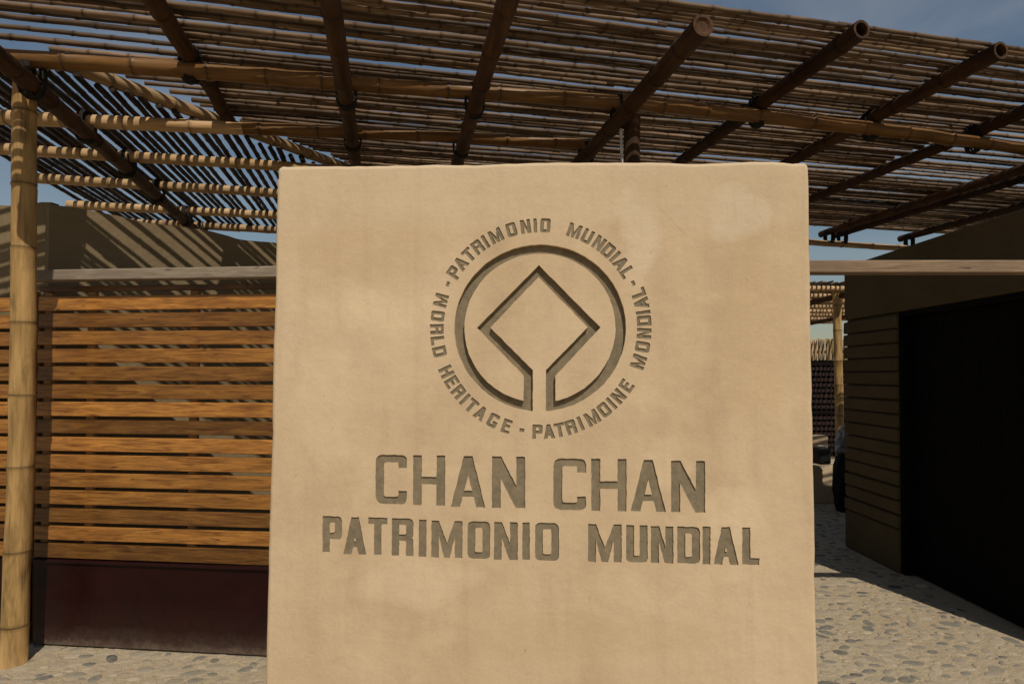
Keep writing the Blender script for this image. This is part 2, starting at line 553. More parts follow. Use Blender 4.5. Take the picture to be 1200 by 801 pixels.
SH = [stone_shape(s) for s in range(9)]
stone_me = []
for V, F in SH:
    me = bpy.data.meshes.new('cobblestone')
    me.from_pydata(V, [], F)
    me.polygons.foreach_set('use_smooth', [True] * len(F))
    me.materials.append(M_STONE)
    stone_me.append(me)
rs = random.Random(21)
cells, stones = {}, []
for _ in range(60000):
    x, y = rs.uniform(-4.2, 5.2), rs.uniform(1.2, 9.0)
    a = rs.uniform(0.020, 0.056)
    key = (int(x // 0.15), int(y // 0.15))
    ok = True
    for i in (-1, 0, 1):
        for j in (-1, 0, 1):
            for (qx, qy, qa) in cells.get((key[0] + i, key[1] + j), ()):
                if (qx - x) ** 2 + (qy - y) ** 2 < ((a + qa) * 0.86) ** 2:
                    ok = False
                    break
            if not ok:
                break
        if not ok:
            break
    if not ok:
        continue
    if x > 3.1 and y > 3.5 and y < 5.8:
        continue
    cells.setdefault(key, []).append((x, y, a))
    stones.append((x, y, a, a * rs.uniform(0.42, 0.75), rs.uniform(0.002, 0.007), rs.gauss(0.1, 0.55), rs.randrange(9), rs.random()))


def in_view(q):
    x, y = q[0], q[1]
    return (x / y > 0.50 and 2.9 < y < 6 and x < 3.1 and x / y < 0.87) or (x / y < -0.40 and 3.05 < y < 3.52 and x / y > -0.87)


near = sorted([q for q in stones if in_view(q)], key=lambda q: -q[2] / q[1])[:300]
nset = set(near)
for (x, y, a, b, h, ang, k, r) in near:
    o = link('cobblestone', stone_me[k], ground, (x, y, 0))
    o.rotation_euler = (rs.uniform(-0.04, 0.04), rs.uniform(-0.04, 0.04), ang)
    o.scale = (a * 1.12, b * 1.12, h)
V, F, A = [], [], []
for q in stones:
    if q in nset:
        continue
    x, y, a, b, h, ang, k, r = q
    ca, sa, off = math.cos(ang), math.sin(ang), len(V)
    for (vx, vy, vz) in SH[k][0]:
        vx, vy = vx * a * 1.12, vy * b * 1.12
        V.append((x + vx * ca - vy * sa, y + vx * sa + vy * ca, vz * h))
        A.append(r)
    F += [tuple(i + off for i in f) for f in SH[k][1]]
fc = mk('cobblestone_field', V, F, M_STONEF, ground, (0, 0, 0), True, {'rnd': A})
fc['kind'] = 'stuff'

# ------------------------------------------------------------------ carved sign
def fillet(pts, seg=4):
    """pts: (x, y, radius) -> polygon with rounded corners"""
    out = []
    n = len(pts)
    for i in range(n):
        p = Vector(pts[i][:2])
        r = pts[i][2] if len(pts[i]) > 2 else 0
        if r <= 0:
            out.append((p.x, p.y))
            continue
        a, b = Vector(pts[i - 1][:2]) - p, Vector(pts[(i + 1) % n][:2]) - p
        r = min(r, a.length * 0.48, b.length * 0.48)
        pa, pb = p + a.normalized() * r, p + b.normalized() * r
        for k in range(seg + 1):
            t = k / seg
            q = pa * (1 - t) ** 2 + p * 2 * t * (1 - t) + pb * t * t
            out.append((q.x, q.y))
    return out


def glyph(ch, w, h, t):
    """outline and counters of a block capital in a w x h cell, stroke t"""
    u = t * 0.88
    r = min(w, h) * 0.24
    s = t * 0.22
    H = []
    if ch == 'I':
        P = [(0, 0), (w, 0), (w, h), (0, h)]
    elif ch == '-':
        P = [(0, 0), (w, 0), (w, h), (0, h)]
    elif ch == 'C':
        P = [(0, 0, r), (w, 0, r), (w, .27 * h), (w - t, .27 * h), (w - t, u, s), (t, u, s), (t, h - u, s), (w - t, h - u, s), (w - t, .73 * h), (w, .73 * h), (w, h, r), (0, h, r)]
    elif ch == 'G':
        P = [(0, 0, r), (w, 0, r), (w, .5 * h), (.52 * w, .5 * h), (.52 * w, .5 * h - u), (w - t, .5 * h - u), (w - t, u, s), (t, u, s), (t, h - u, s), (w - t, h - u, s), (w - t, .72 * h), (w, .72 * h), (w, h, r), (0, h, r)]
    elif ch == 'O':
        P = [(0, 0, r), (w, 0, r), (w, h, r), (0, h, r)]
        H = [[(t, u, s), (w - t, u, s), (w - t, h - u, s), (t, h - u, s)]]
    elif ch == 'D':
        P = [(0, 0), (w, 0, r), (w, h, r), (0, h)]
        H = [[(t, u), (w - t, u, s), (w - t, h - u, s), (t, h - u)]]
    elif ch == 'P':
        P = [(0, 0), (t, 0), (t, .36 * h), (w, .36 * h, r), (w, h, r), (0, h)]
        H = [[(t, .36 * h + u), (w - t, .36 * h + u, s), (w - t, h - u, s), (t, h - u)]]
    elif ch == 'R':
        P = [(0, 0), (t, 0), (t, .4 * h), (w - t, .4 * h, s), (w - t, 0), (w, 0), (w, .44 * h, s), (w - .2 * t, .48 * h), (w, .55 * h, s), (w, h, r), (0, h)]
        H = [[(t, .4 * h + u), (w - t, .4 * h + u, s), (w - t, h - u, s), (t, h - u)]]
    elif ch == 'H':
        P = [(0, 0), (t, 0), (t, .42 * h), (w - t, .42 * h), (w - t, 0), (w, 0), (w, h), (w - t, h), (w - t, .42 * h + u), (t, .42 * h + u), (t, h), (0, h)]
    elif ch == 'A':
        a = w / 2 - .5 * t
        x = t * 1.06
        yb, yt = .2 * h, .2 * h + u * .85
        P = [(0, 0), (x, 0), (x + a * yb / h, yb), (w - x - a * yb / h, yb), (w - x, 0), (w, 0), (w - a, h), (a, h)]
        H = [[(x + a * yt / h, yt), (w - x - a * yt / h, yt), (w / 2, h * (w / 2 - x) / a)]]
    elif ch == 'N':
        P = [(0, 0), (t, 0), (t, .56 * h), (w - 1.06 * t, 0), (w, 0), (w, h), (w - t, h), (w - t, .44 * h), (1.06 * t, h), (0, h)]
    elif ch == 'M':
        P = [(0, 0), (t, 0), (t, .58 * h), (.5 * w - .38 * t, 0), (.5 * w + .38 * t, 0), (w - t, .58 * h), (w - t, 0), (w, 0), (w, h), (w - t, h), (.5 * w, .40 * h), (t, h), (0, h)]
    elif ch == 'W':
        P = [(w - x_, h - y_) for (x_, y_) in [(0, 0), (t, 0), (t, .58 * h), (.5 * w - .38 * t, 0), (.5 * w + .38 * t, 0), (w - t, .58 * h), (w - t, 0), (w, 0), (w - .1 * t, h), (w - t, h), (.5 * w, .40 * h), (t, h), (.1 * t, h)]]
    elif ch == 'T':
        P = [(.5 * w - .5 * t, 0), (.5 * w + .5 * t, 0), (.5 * w + .5 * t, h - u), (w, h - u), (w, h), (0, h), (0, h - u), (.5 * w - .5 * t, h - u)]
    elif ch == 'U':
        P = [(0, 0, r), (w, 0, r), (w, h), (w - t, h), (w - t, u, s), (t, u, s), (t, h), (0, h)]
    elif ch == 'L':
        P = [(0, 0), (w, 0), (w, u), (t, u), (t, h), (0, h)]
    elif ch == 'E':
        m = .42 * h
        P = [(0, 0), (w, 0), (w, u), (t, u), (t, m), (.9 * w, m), (.9 * w, m + u), (t, m + u), (t, h - u), (w, h - u), (w, h), (0, h)]
    return fillet(P), [fillet(q) for q in H]


def orient(poly, ccw=True):
    ar = sum(poly[i - 1][0] * poly[i][1] - poly[i][0] * poly[i - 1][1] for i in range(len(poly)))
    return poly if (ar > 0) == ccw else poly[::-1]


carves = []            # (name, outer, holes, depth)
BIG = [('C', -0.567, -0.435, 1.067, 1.271), ('H', -0.409, -0.275, 1.064, 1.271), ('A', -0.251, -0.108, 1.060, 1.270), ('N', -0.081, 0.055, 1.060, 1.270),
       ('C', 0.170, 0.302, 1.056, 1.265), ('H', 0.323, 0.464, 1.055, 1.266), ('A', 0.480, 0.620, 1.056, 1.264), ('N', 0.640, 0.774, 1.056, 1.262)]
SUB = [('P', -0.791, -0.708, 0.863, 1.013), ('A', -0.701, -0.604, 0.856, 1.011), ('T', -0.597, -0.515, 0.857, 1.011), ('R', -0.497, -0.406, 0.855, 1.010),
       ('I', -0.384, -0.352, 0.853, 1.006), ('M', -0.331, -0.202, 0.852, 1.004), ('O', -0.181, -0.088, 0.851, 1.004), ('N', -0.072, 0.025, 0.849, 1.004),
       ('I', 0.044, 0.074, 0.851, 1.004), ('O', 0.096, 0.193, 0.850, 1.004), ('M', 0.310, 0.444, 0.850, 1.003), ('U', 0.462, 0.547, 0.852, 1.002),
       ('N', 0.560, 0.649, 0.852, 1.000), ('D', 0.664, 0.753, 0.853, 1.000), ('I', 0.763, 0.794, 0.851, 1.002), ('A', 0.805, 0.903, 0.852, 1.002), ('L', 0.917, 0.983, 0.854, 1.002)]
rc = random.Random(5)


def wob(poly, e):
    # hand-cut edge: resample and roughen
    out = []
    for i, p in enumerate(poly):
        q = poly[(i + 1) % len(poly)]
        L = math.hypot(q[0] - p[0], q[1] - p[1])
        k = max(1, min(12, int(L / 0.011)))
        out += [(p[0] + (q[0] - p[0]) * m / k, p[1] + (q[1] - p[1]) * m / k) for m in range(k)]
    poly = out
    return [(x + rc.uniform(-e, e), y + rc.uniform(-e, e)) for x, y in poly]


for row, t, dep in ((BIG, 0.036, 0.0062), (SUB, 0.0315, 0.0055)):
    for ch, x0, x1, z0, z1 in row:
        P, Hs = glyph(ch, x1 - x0, z1 - z0, t)
        mv = lambda q: wob([(x + x0, y + z0) for x, y in q], 0.0011)
        carves.append(('carved_letter', mv(P), [mv(q) for q in Hs], dep))
CX, CZ = 0.1115, 1.7960
TOP = [('P', 146.8), ('A', 140.4), ('T', 133.9), ('R', 127.2), ('I', 121.9), ('M', 115.2), ('O', 105.9), ('N', 97.8), ('I', 92.4), ('O', 86.7), ('M', 70.2), ('U', 62.3),
       ('N', 54.8), ('D', 48.2), ('I', 43.2), ('A', 38.3), ('L', 32.1), ('-', 154.2), ('-', 25.3)]
BOT = [('W', 164.2), ('O', 173.2), ('R', -179.4), ('L', -173.0), ('D', -166.8), ('H', -154.9), ('E', -148.3), ('R', -141.6), ('I', -136.2), ('T', -131.0), ('A', -124.4),
       ('G', -116.4), ('E', -108.3), ('-', -99.5), ('P', -90.9), ('A', -84.6), ('T', -78.6), ('R', -72.2), ('I', -66.6), ('M', -59.5), ('O', -51.6), ('I', -46.3), ('N', -40.9),
       ('E', -33.8), ('M', -19.1), ('O', -10.6), ('N', -3.2), ('D', 3.7), ('I', 8.2), ('A', 13.4), ('L', 19.3)]
WID = {'M': 0.054, 'W': 0.054, 'I': 0.0145, '-': 0.020, 'L': 0.035, 'E': 0.037, 'A': 0.047}
for row, sgn in ((TOP, 1), (BOT, -1)):
    for ch, an in row:
        a = R(an)
        up = Vector((math.cos(a), math.sin(a))) * sgn
        rt = Vector((up.y, -up.x))
        w, h = WID.get(ch, 0.042), (0.0135 if ch == '-' else 0.058)
        c = Vector((CX, CZ)) + Vector((math.cos(a), math.sin(a))) * (0.424 if sgn < 0 else 0.421)
        P, Hs = glyph(ch, w, h, 0.0145)
        mv = lambda q: wob([tuple(c + rt * (x - w / 2) + up * (y - h / 2)) for x, y in q], 0.0006)
        carves.append(('carved_dash' if ch == '-' else 'carved_letter', mv(P), [mv(q) for q in Hs], 0.0042))


def arc(rx, rz, a0, a1, n):
    return [(CX + rx * math.cos(a0 + (a1 - a0) * k / n), CZ + rz * math.sin(a0 + (a1 - a0) * k / n)) for k in range(n + 1)]


def circ_at(rx, rz, dx):
    return -math.sqrt(max(0, 1 - (dx / rx) ** 2)) * rz


RO, RI = (0.351, 0.342), (0.309, 0.305)
lo_, li_, ri_, ro_ = -0.0640, -0.0262, 0.0270, 0.0660
aR = math.atan2(circ_at(*RO, ri_) / RO[1], ri_ / RO[0])
aL = math.atan2(circ_at(*RO, li_) / RO[1], li_ / RO[0])
outer = arc(*RO, aR, aL + 2 * math.pi, 120)
outer += [(CX + li_, CZ - 0.1725), (CX - 0.2015, CZ + 0.002), (CX - 0.0035, CZ + 0.209), (CX + 0.197, CZ + 0.002), (CX + ri_, CZ - 0.1725)]
bR = math.atan2(circ_at(*RI, ro_) / RI[1], ro_ / RI[0])
bL = math.atan2(circ_at(*RI, lo_) / RI[1], lo_ / RI[0])
hole = arc(*RI, bR, bL + 2 * math.pi, 110)
hole += [(CX + lo_, CZ - 0.195), (CX - 0.2575, CZ + 0.001), (CX - 0.0015, CZ + 0.258), (CX + 0.249, CZ + 0.001), (CX + ro_, CZ - 0.195)]
carves.append(('carved_emblem', wob(outer, 0.0009), [wob(hole, 0.0009)], 0.021))

sign = thing('carved_sign', 'tall tan plastered slab carved with a round emblem and the words CHAN CHAN', 'sign', (0, 2.46, 0), R(-4.2))
# perimeter (x, z) of the slab face, slightly worn and tapering upward
rp = random.Random(3)


def edge(a, b, n):
    return [(a[0] + (b[0] - a[0]) * k / n, a[1] + (b[1] - a[1]) * k / n) for k in range(n)]


per = edge((-1.038, 0.0), (1.208, 0.0), 30) + edge((1.208, 0.0), (1.185, 2.40), 50) + edge((1.185, 2.40), (1.184, 2.455), 5) + edge((1.184, 2.455), (1.13, 2.456), 5) + edge((1.13, 2.456), (0.14, 2.478), 24) + edge((0.14, 2.478), (-0.95, 2.487), 26) + edge((-0.95, 2.487), (-1.004, 2.488), 5) + edge((-1.004, 2.488), (-1.005, 2.43), 5) + edge((-1.005, 2.43), (-1.038, 0.0), 50)
sm_ = [(rp.uniform(-1, 1), rp.uniform(-1, 1)) for _ in per]
npz = len(per)
sm2 = [tuple(sum(sm_[(i + k) % npz][j] * wgt for k, wgt in ((-2, .15), (-1, .22), (0, .26), (1, .22), (2, .15))) for j in (0, 1)) for i in range(npz)]
hf = [(rp.uniform(-1, 1), rp.uniform(-1, 1)) for _ in per]
chip = [(0.0 if rp.random() > 0.05 else rp.uniform(0.001, 0.004)) for _ in per]
per = [(x + a * 0.004 + c * 0.0010 - math.copysign(k, x) * (z > 0.05 and abs(x) > 0.99), z + ((b * 0.008 + e * 0.0010 - (k if z > 2.43 else 0)) if z > 0.05 else 0))
       for (x, z), (a, b), (c, e), k in zip(per, sm2, hf, chip)]
def soften(p):
    x, z = p
    for (kx, kz, sx) in ((-1.004, 2.488, 1), (1.184, 2.455, -1)):
        r_ = 0.022
        ox, oz = kx + sx * r_, kz - r_
        if (x - ox) * sx < 0 and z > oz:
            dv = Vector((x - ox, z - oz))
            if dv.length > r_:
                dv = dv.normalized() * r_
                x, z = ox + dv.x, oz + dv.y
    return (x, z)


per = [soften(p) for p in per]


def inset(d):
    out = []
    for i, (x, z) in enumerate(per):
        a, b = Vector(per[i - 1]), Vector(per[(i + 1) % npz])
        t = (b - a).normalized()
        nrm = Vector((-t.y, t.x))
        p = Vector((x, z)) + nrm * d
        out.append((p.x, p.y))
    return out


V, F, SMO = [], [], []
rad = 0.017
rings = []
for k in range(6):
    an = math.pi / 2 * k / 5
    pts = inset(rad * (1 - math.sin(an)))
    y = rad * (1 - math.cos(an))
    rings.append(len(V))
    V += [(p[0], y, p[1]) for p in pts]
rings.append(len(V))
V += [(p[0], 0.36, p[1]) for p in per]
for a, b in zip(rings, rings[1:]):
    for i in range(npz):
        j = (i + 1) % npz
        F.append((a + i, b + i, b + j, a + j))
        SMO.append(True)
F.append(tuple(rings[-1] + i for i in range(npz))[::-1])
SMO.append(False)


def tess(loops, y, flip=False):
    """planar faces for outline + holes, appended to V/F at depth y"""
    vv = [[Vector((x, z, 0)) for x, z in lp] for lp in loops]
    flat = [p for lp in vv for p in lp]
    off = len(V)
    V.extend((p.x, y, p.y) for p in flat)
    for tri in tessellate_polygon(vv):
        a, b, c = (flat[i] for i in tri)
        ar = (b - a).cross(c - a).z
        if abs(ar) < 1e-12:
            continue
        tri = tri if ar > 0 else tri[::-1]
        F.append(tuple(off + i for i in tri))
        SMO.append(False)


front = [orient([(V[rings[0] + i][0], V[rings[0] + i][2]) for i in range(npz)])]
front += [orient(c[1], False) for c in carves]
tess(front, 0.0)
for nm, P, Hs, dep in carves:
    for q in Hs:
        tess([orient(q)], 0.0 if nm != 'carved_emblem' else 0.0)
    for q, ccw in [(P, True)] + [(h_, False) for h_ in Hs]:
        q = orient(q, ccw)
        off = len(V)
        V += [(x, 0.0, z) for x, z in q] + [(x, dep + 0.001, z) for x, z in q]
        m = len(q)
        for i in range(m):
            j = (i + 1) % m
            F.append((off + i, off + j, off + m + j, off + m + i)[::-1])
            SMO.append(False)
mk('slab_body', V, F, M_PLASTER, sign, (0, 0, 0), SMO)
for nm, P, Hs, dep in carves:
    V, F, SMO = [], [], []
    cx_ = sum(p[0] for p in P) / len(P)
    cz_ = sum(p[1] for p in P) / len(P)
    loops = [orient(P)] + [orient(h_, False) for h_ in Hs]
    tess([[(x - cx_, z - cz_) for x, z in lp] for lp in loops], 0.0)
    mk(nm, V, F, M_CARVED, sign, (cx_, dep, cz_))

# ------------------------------------------------------------------ pergola
BETA = R(11.8)
XP = Vector((math.cos(BETA), math.sin(BETA), 0))
YP = Vector((-math.sin(BETA), math.cos(BETA), 0))


def PW(xp, yp, z):
    return XP * xp + YP * yp + Vector((0, 0, z))


PB = Vector((-2.745, 3.36, 0))
perg = thing('bamboo_pergola', 'bamboo pergola roofed with thin canes over the whole entrance', 'pergola', PB)


def bam(name, a, b, r0, r1, mat, **kw):
    return bamboo(name, a, b, r0, r1, mat, perg, base=PB, **kw)


def lashing(par, c, d1, d2, half1, half2, h, w=0.05, turns=6, r=0.0058):
    """cord wound round two crossing culms (vertical loops in both diagonals), child of par"""
    V, F = [], []
    for (da, ha, sh) in ((d1, half1, d2), (d2, half2, d1)):
        for k in range(turns):
            off = sh * ((k - (turns - 1) / 2) * w / turns + rng.uniform(-.003, .003))
            tilt = rng.uniform(-0.012, 0.012)
            pts = []
            for i in range(16):
                an = 2 * math.pi * i / 16
                ca, sa = math.cos(an), math.sin(an)
                e = 0.75
                px = math.copysign(abs(ca) ** e, ca) * ha
                pz = math.copysign(abs(sa) ** e, sa) * h
                pts.append(c + da * px + Vector((0, 0, pz)) + off + sh * (tilt * ca))
            tube(V, F, pts, r, 5, True)
    # loose tail
    tp = c + d1 * half1 * 0.8
    tube(V, F, [tp, tp + Vector((0.01, -0.01, 0.03)), tp + Vector((0.02, 0, 0.055)), tp + Vector((0.045, 0.01, 0.06))], 0.004, 4)
    M = par.matrix_basis.inverted()
    V = [M @ (v - PB) for v in V]
    return mk('lashing', V, F, M_LASH, par, (0, 0, 0), True)


# posts
p1 = bam('post', (-2.752, 3.36, -0.02), (-2.705, 3.30, 3.27), 0.064, 0.056, M_POST, node=0.40, sides=24, bow=0.012, seed=11, swell=1.035)
pp = PW(1.50, 3.50, 0)
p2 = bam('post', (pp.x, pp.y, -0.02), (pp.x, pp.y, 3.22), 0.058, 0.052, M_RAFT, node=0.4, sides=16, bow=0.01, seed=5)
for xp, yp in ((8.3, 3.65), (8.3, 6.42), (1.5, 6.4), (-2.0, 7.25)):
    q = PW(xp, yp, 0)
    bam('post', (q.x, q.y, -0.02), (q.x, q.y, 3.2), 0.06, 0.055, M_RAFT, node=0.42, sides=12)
V, F = [], []
tube(V, F, [(pp.x - 0.075, pp.y - 0.02, 3.36), (pp.x - 0.08, pp.y - 0.025, 3.2), (pp.x - 0.07, pp.y - 0.02, 2.9), (pp.x - 0.072, pp.y - 0.02, 2.2), (pp.x - 0.07, pp.y - 0.02, 0.3)], 0.009, 8)
mk('cable', [v - PB for v in V], F, M_CABLE, perg, (0, 0, 0), True)

# purlins along X'
ZP = 3.29
pur1 = [(-2.15, 3.66), (-1.0, 3.62), (0.5, 3.52), (1.5, 3.47), (2.4, 3.46), (4.2, 3.58), (6.6, 3.60)]
pieces = [bam('purlin', PW(-2.12, 3.665, ZP), PW(1.47, 3.475, ZP), 0.047, 0.044, M_PURL, node=0.36, sides=14, bow=0.012, seed=31),
          bam('purlin', PW(1.40, 3.455, ZP + .01), PW(8.6, 3.66, ZP), 0.046, 0.040, M_PURL, node=0.36, sides=14, bow=0.025, seed=37)]
bam('purlin', PW(-2.9, 4.41, 3.23), PW(-0.95, 4.27, 3.25), 0.046, 0.043, M_POLE, node=0.38, sides=12, bow=0.006, seed=43)
bam('purlin', PW(-1.02, 4.275, 3.252), PW(1.38, 4.10, 3.27), 0.042, 0.040, M_PURL, node=0.38, sides=12, bow=0.010, seed=45)
bam('purlin', PW(1.5, 6.40, 3.25), PW(8.6, 6.42, 3.25), 0.040, 0.036, M_POLE, node=0.4, sides=12, bow=0.02, seed=44)
for (a, b, y0, y1) in ((-2.95, 0.4, 5.04, 4.97), (-3.0, 1.2, 5.73, 5.75), (-3.05, 1.9, 6.56, 6.62), (-3.0, 2.2, 7.22, 7.30)):
    bam('purlin', PW(a, y0, 3.25), PW(b, y1, 3.25), 0.043, 0.038, M_POLE, node=0.4, sides=12, bow=0.014)

# rafters along Y'
raft = []
for (xp, y0, y1, z, r, e) in ((-1.09, 3.02, 4.50, 3.385, 0.047, 0), (-0.24, 2.48, 6.3, 3.195, 0.045, 0), (0.505, 2.38, 6.4, 3.195, 0.045, 0), (1.41, 2.47, 6.45, 3.195, 0.050, 0),
                              (2.375, 2.62, 6.5, 3.385, 0.047, 1), (3.27, 2.63, 6.5, 3.385, 0.047, 1), (4.18, 2.66, 6.55, 3.385, 0.045, 1), (5.33, 2.66, 6.55, 3.385, 0.045, 1), (5.52, 2.66, 6.55, 3.375, 0.04, 1), (6.5, 2.66, 6.55, 3.385, 0.045, 1), (7.5, 2.66, 6.55, 3.385, 0.045, 1)):
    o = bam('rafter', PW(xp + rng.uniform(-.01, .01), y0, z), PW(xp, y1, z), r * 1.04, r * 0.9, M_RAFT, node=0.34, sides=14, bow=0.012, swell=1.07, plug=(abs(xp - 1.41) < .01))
    raft.append((o, xp, z))
    yp = 3.62 - 0.06 * (xp + 1) if xp < 1.45 else 3.46 + 0.04 * (xp - 1.5)
    lashing(o, PW(xp, yp, (z + ZP) / 2), XP, YP, 0.056, 0.056, 0.100)
    if -0.9 < xp < 1.45:
        lashing(o, PW(xp, 4.36 - 0.072 * (xp + 1.9), 3.225), XP, YP, 0.055, 0.055, 0.085, turns=6)
    if xp > 2:
        lashing(o, PW(xp, 6.41, 3.315), XP, YP, 0.055, 0.055, 0.10, turns=6)
o = bam('rafter', PW(-1.86, 3.10, 3.15), PW(-2.04, 7.4, 3.15), 0.05, 0.044, M_RAFT, node=0.34, sides=14, bow=0.012)
lashing(o, PW(-1.885, 3.67, 3.20), XP, YP, 0.064, 0.064, 0.110, w=0.05, turns=5, r=0.006)
for yp, xp in ((4.34, -1.92), (5.03, -1.94), (5.73, -1.97), (6.57, -2.0), (7.23, -2.03)):
    lashing(o, PW(xp, yp, 3.20), XP, YP, 0.055, 0.055, 0.10, turns=6)
# mitre beam
mb = bam('mitre_beam', PW(-1.80, 3.83, 3.37), PW(0.95, 6.58, 3.37), 0.043, 0.038, M_POLE, node=0.36, sides=14, bow=0.01, seed=61)

# roof canes: front bay, running along X'
rk = random.Random(77)


def lead(xp):
    return 2.70 if xp > 1.2 else 2.70 + (1.2 - xp) * 0.115


y, n_c = 2.70, 0
while y < 6.42:
    left = max(-2.95, y - 5.64 + rk.uniform(-0.03, 0.05)) if y > 3.74 else (-2.95 + rk.uniform(-.2, .1))
    if y < 3.18:
        left = max(left, 1.2 - (y - 2.70) / 0.115)
    right = 8.6 + rk.uniform(-0.2, 0.2)
    rr = rk.uniform(0.0105, 0.0160)
    z0 = 3.428 + rk.uniform(-0.003, 0.006)
    z1 = 3.458 + rk.uniform(-0.003, 0.006)
    dy = rk.gauss(0, 0.010)
    n_c += 1
    # culms joined over a rafter; near the corner and over the yard only every other one is carried through
    alt = n_c % 2 == 1
    if alt and 3.42 < y < 4.6:
        left = max(left, -1.09 + rk.uniform(-.05, .03))
    if alt and 3.55 < y < 4.7:
        right = 4.18 + rk.uniform(-.03, .06)
    zz = lambda q: z0 + (z1 - z0) * (q + 2.95) / 11.5
    cuts = [q for q in (0.505, 1.41, 2.375, 3.27) if q > left + 0.8 and q < right - 0.8]
    cut = rk.choice(cuts) + rk.uniform(-.03, .03)
    bam('cane', PW(left, y, zz(left)), PW(cut, y + dy * .5, zz(cut)), rr * 1.08, rr * 0.95, M_CANE, node=0.23, sides=6, bow=0.010, hollow=False, swell=1.10)
    bam('cane', PW(cut - 0.05, y + dy * .5, zz(cut) + 0.003), PW(right, y + dy, zz(right)), rr * 0.94, rr * 1.08, M_CANE, node=0.23, sides=6, bow=0.010, hollow=False, swell=1.10)
    y += 2 * rr + (rk.uniform(0.003, 0.012) if rk.random() < 0.70 else rk.uniform(0.014, 0.036))
# rear bay, running along Y'
x = -2.95
while x < 1.6:
    ys = max(3.80, x + 5.62) + rk.uniform(-0.05, 0.03)
    rr = rk.uniform(0.0175, 0.0225)
    d = rk.gauss(0, 0.012)
    bam('cane', PW(x, ys, 3.312), PW(x + d, 7.5 + rk.uniform(-.1, .1), 3.312), rr, rr * 0.85, M_CANE_SHADE, node=0.2, sides=6, bow=0.010, hollow=False, swell=1.12)
    x += 2 * rr + (rk.uniform(0.020, 0.036) if rk.random() < 0.88 else rk.uniform(0.042, 0.06))

# ------------------------------------------------------------------ slatted gate
GROT = math.atan2(3.426 - 3.567, 2.76 - 1.38)
gate = thing('slat_gate', 'varnished wooden slat gate with maroon steel foot, between bamboo post and carved slab', 'gate', (-2.83, 3.574, 0), GROT)
GW = 1.98
zt = 2.065
box('top_slat', (0, 0.004, 2.094), (GW, 0.03, 2.126), M_SLAT, gate, 0.003)
for i in range(15):
    z = zt - i * 0.1043
    e = rng.uniform(-0.003, 0.003)
    box('slat', (0, 0.0 + e, z - 0.083 + rng.uniform(-.002, .002)), (GW, 0.024 + e, z + rng.uniform(-.002, .002)), M_SLAT, gate, 0.003).rotation_euler = (rng.uniform(-.05, .03), rng.uniform(-.0016, .0016), 0)
for x in (0.04, 0.32, 0.97, 1.6, GW - 0.04):
    box('stile', (x - 0.025, 0.028, 0.04), (x + 0.025, 0.06, 2.12), M_STILE, gate, 0.004)
foot = box('foot_panel', (0, 0.004, 0.012), (GW, 0.030, 0.500), M_MAROON, gate, 0.004)
box('panel_lip', (0, -0.012, 0.492), (GW, 0.034, 0.512), M_MAROON, gate, 0.004)

gate2 = thing('slat_gate', 'sliver of a second slat gate left of the bamboo post', 'gate', (-2.86, 3.58, 0), GROT)
for i in range(15):
    z = zt - 0.004 - i * 0.1043
    box('slat', (-0.52, rng.uniform(-.003, .003), z - 0.083), (0, 0.024, z), M_SLAT, gate2, 0.003)
box('stile', (-0.06, 0.028, 0.04), (-0.01, 0.06, 2.1), M_STILE, gate2, 0.004)
box('stile', (-0.5, 0.028, 0.04), (-0.45, 0.06, 2.1), M_STILE, gate2, 0.004)
box('foot_panel', (-0.52, 0.004, 0.012), (0, 0.030, 0.500), M_MAROON, gate2, 0.004)

b = box('wooden_beam', (-0.95, -0.035, -0.0325), (0.95, 0.035, 0.0325), M_BEAM, None, 0.006)
b.location = (-1.90, 3.435, 2.178)
b.rotation_euler = (0, 0, GROT)
tag(b, 'weathered grey squared beam lying above the slat gate', 'beam', )
b = box('wooden_beam', (-1.62, -0.04, -0.034), (1.62, 0.04, 0.034), M_BEAM2, None, 0.006)
b.location = (2.55, 3.15, 2.175)
b.rotation_euler = (0, R(0.0), R(-1.0))
tag(b, 'brown squared beam running from the carved slab to the dark building', 'beam')

# ------------------------------------------------------------------ rear wall behind the gate
wall = thing('adobe_wall', 'tan adobe wall striped with cane shadows behind the slat gate', 'wall', (-2.84, 3.665, 0))
rw = random.Random(4)


def wall_run(name, ax, ay, bx, by, h, th=0.28):
    """rendered wall length from a to b (wall-local), face towards the gate, worn uneven top"""
    a, b = Vector((ax, ay, 0)), Vector((bx, by, 0))
    L = (b - a).length
    nx, nz = max(4, int(L / 0.06)), 14
    V, F, g = [], [], {}
    for side in (0, 1):
        for i in range(nx + 1):
            top = h + 0.010 * math.sin(i * 0.55) + rw.uniform(-.005, .005)
            for k in range(nz + 1):
                g[side, i, k] = len(V)
                V.append((L * i / nx, side * th + 0.02 * k / nz * (1 - 2 * side), top * k / nz))
    for i in range(nx):
        for k in range(nz):
            F.append((g[0, i, k], g[0, i + 1, k], g[0, i + 1, k + 1], g[0, i, k + 1]))
            F.append((g[1, i, k], g[1, i, k + 1], g[1, i + 1, k + 1], g[1, i + 1, k]))
        F.append((g[0, i, nz], g[0, i + 1, nz], g[1, i + 1, nz], g[1, i, nz]))
    for k in range(nz):
        F.append((g[0, 0, k], g[0, 0, k + 1], g[1, 0, k + 1], g[1, 0, k]))
        F.append((g[0, nx, k + 1], g[0, nx, k], g[1, nx, k], g[1, nx, k + 1]))
    o = mk(name, V, F, M_WALL, wall, a)
    o.rotation_euler = (0, 0, math.atan2(by - ay, bx - ax))
    return o


wall_run('wall_run', 0.0, 0.0, 2.45, 2.85, 2.65)
wall_run('wall_end', -0.85, 0.045, -0.03, 0.03, 2.665, 0.10)

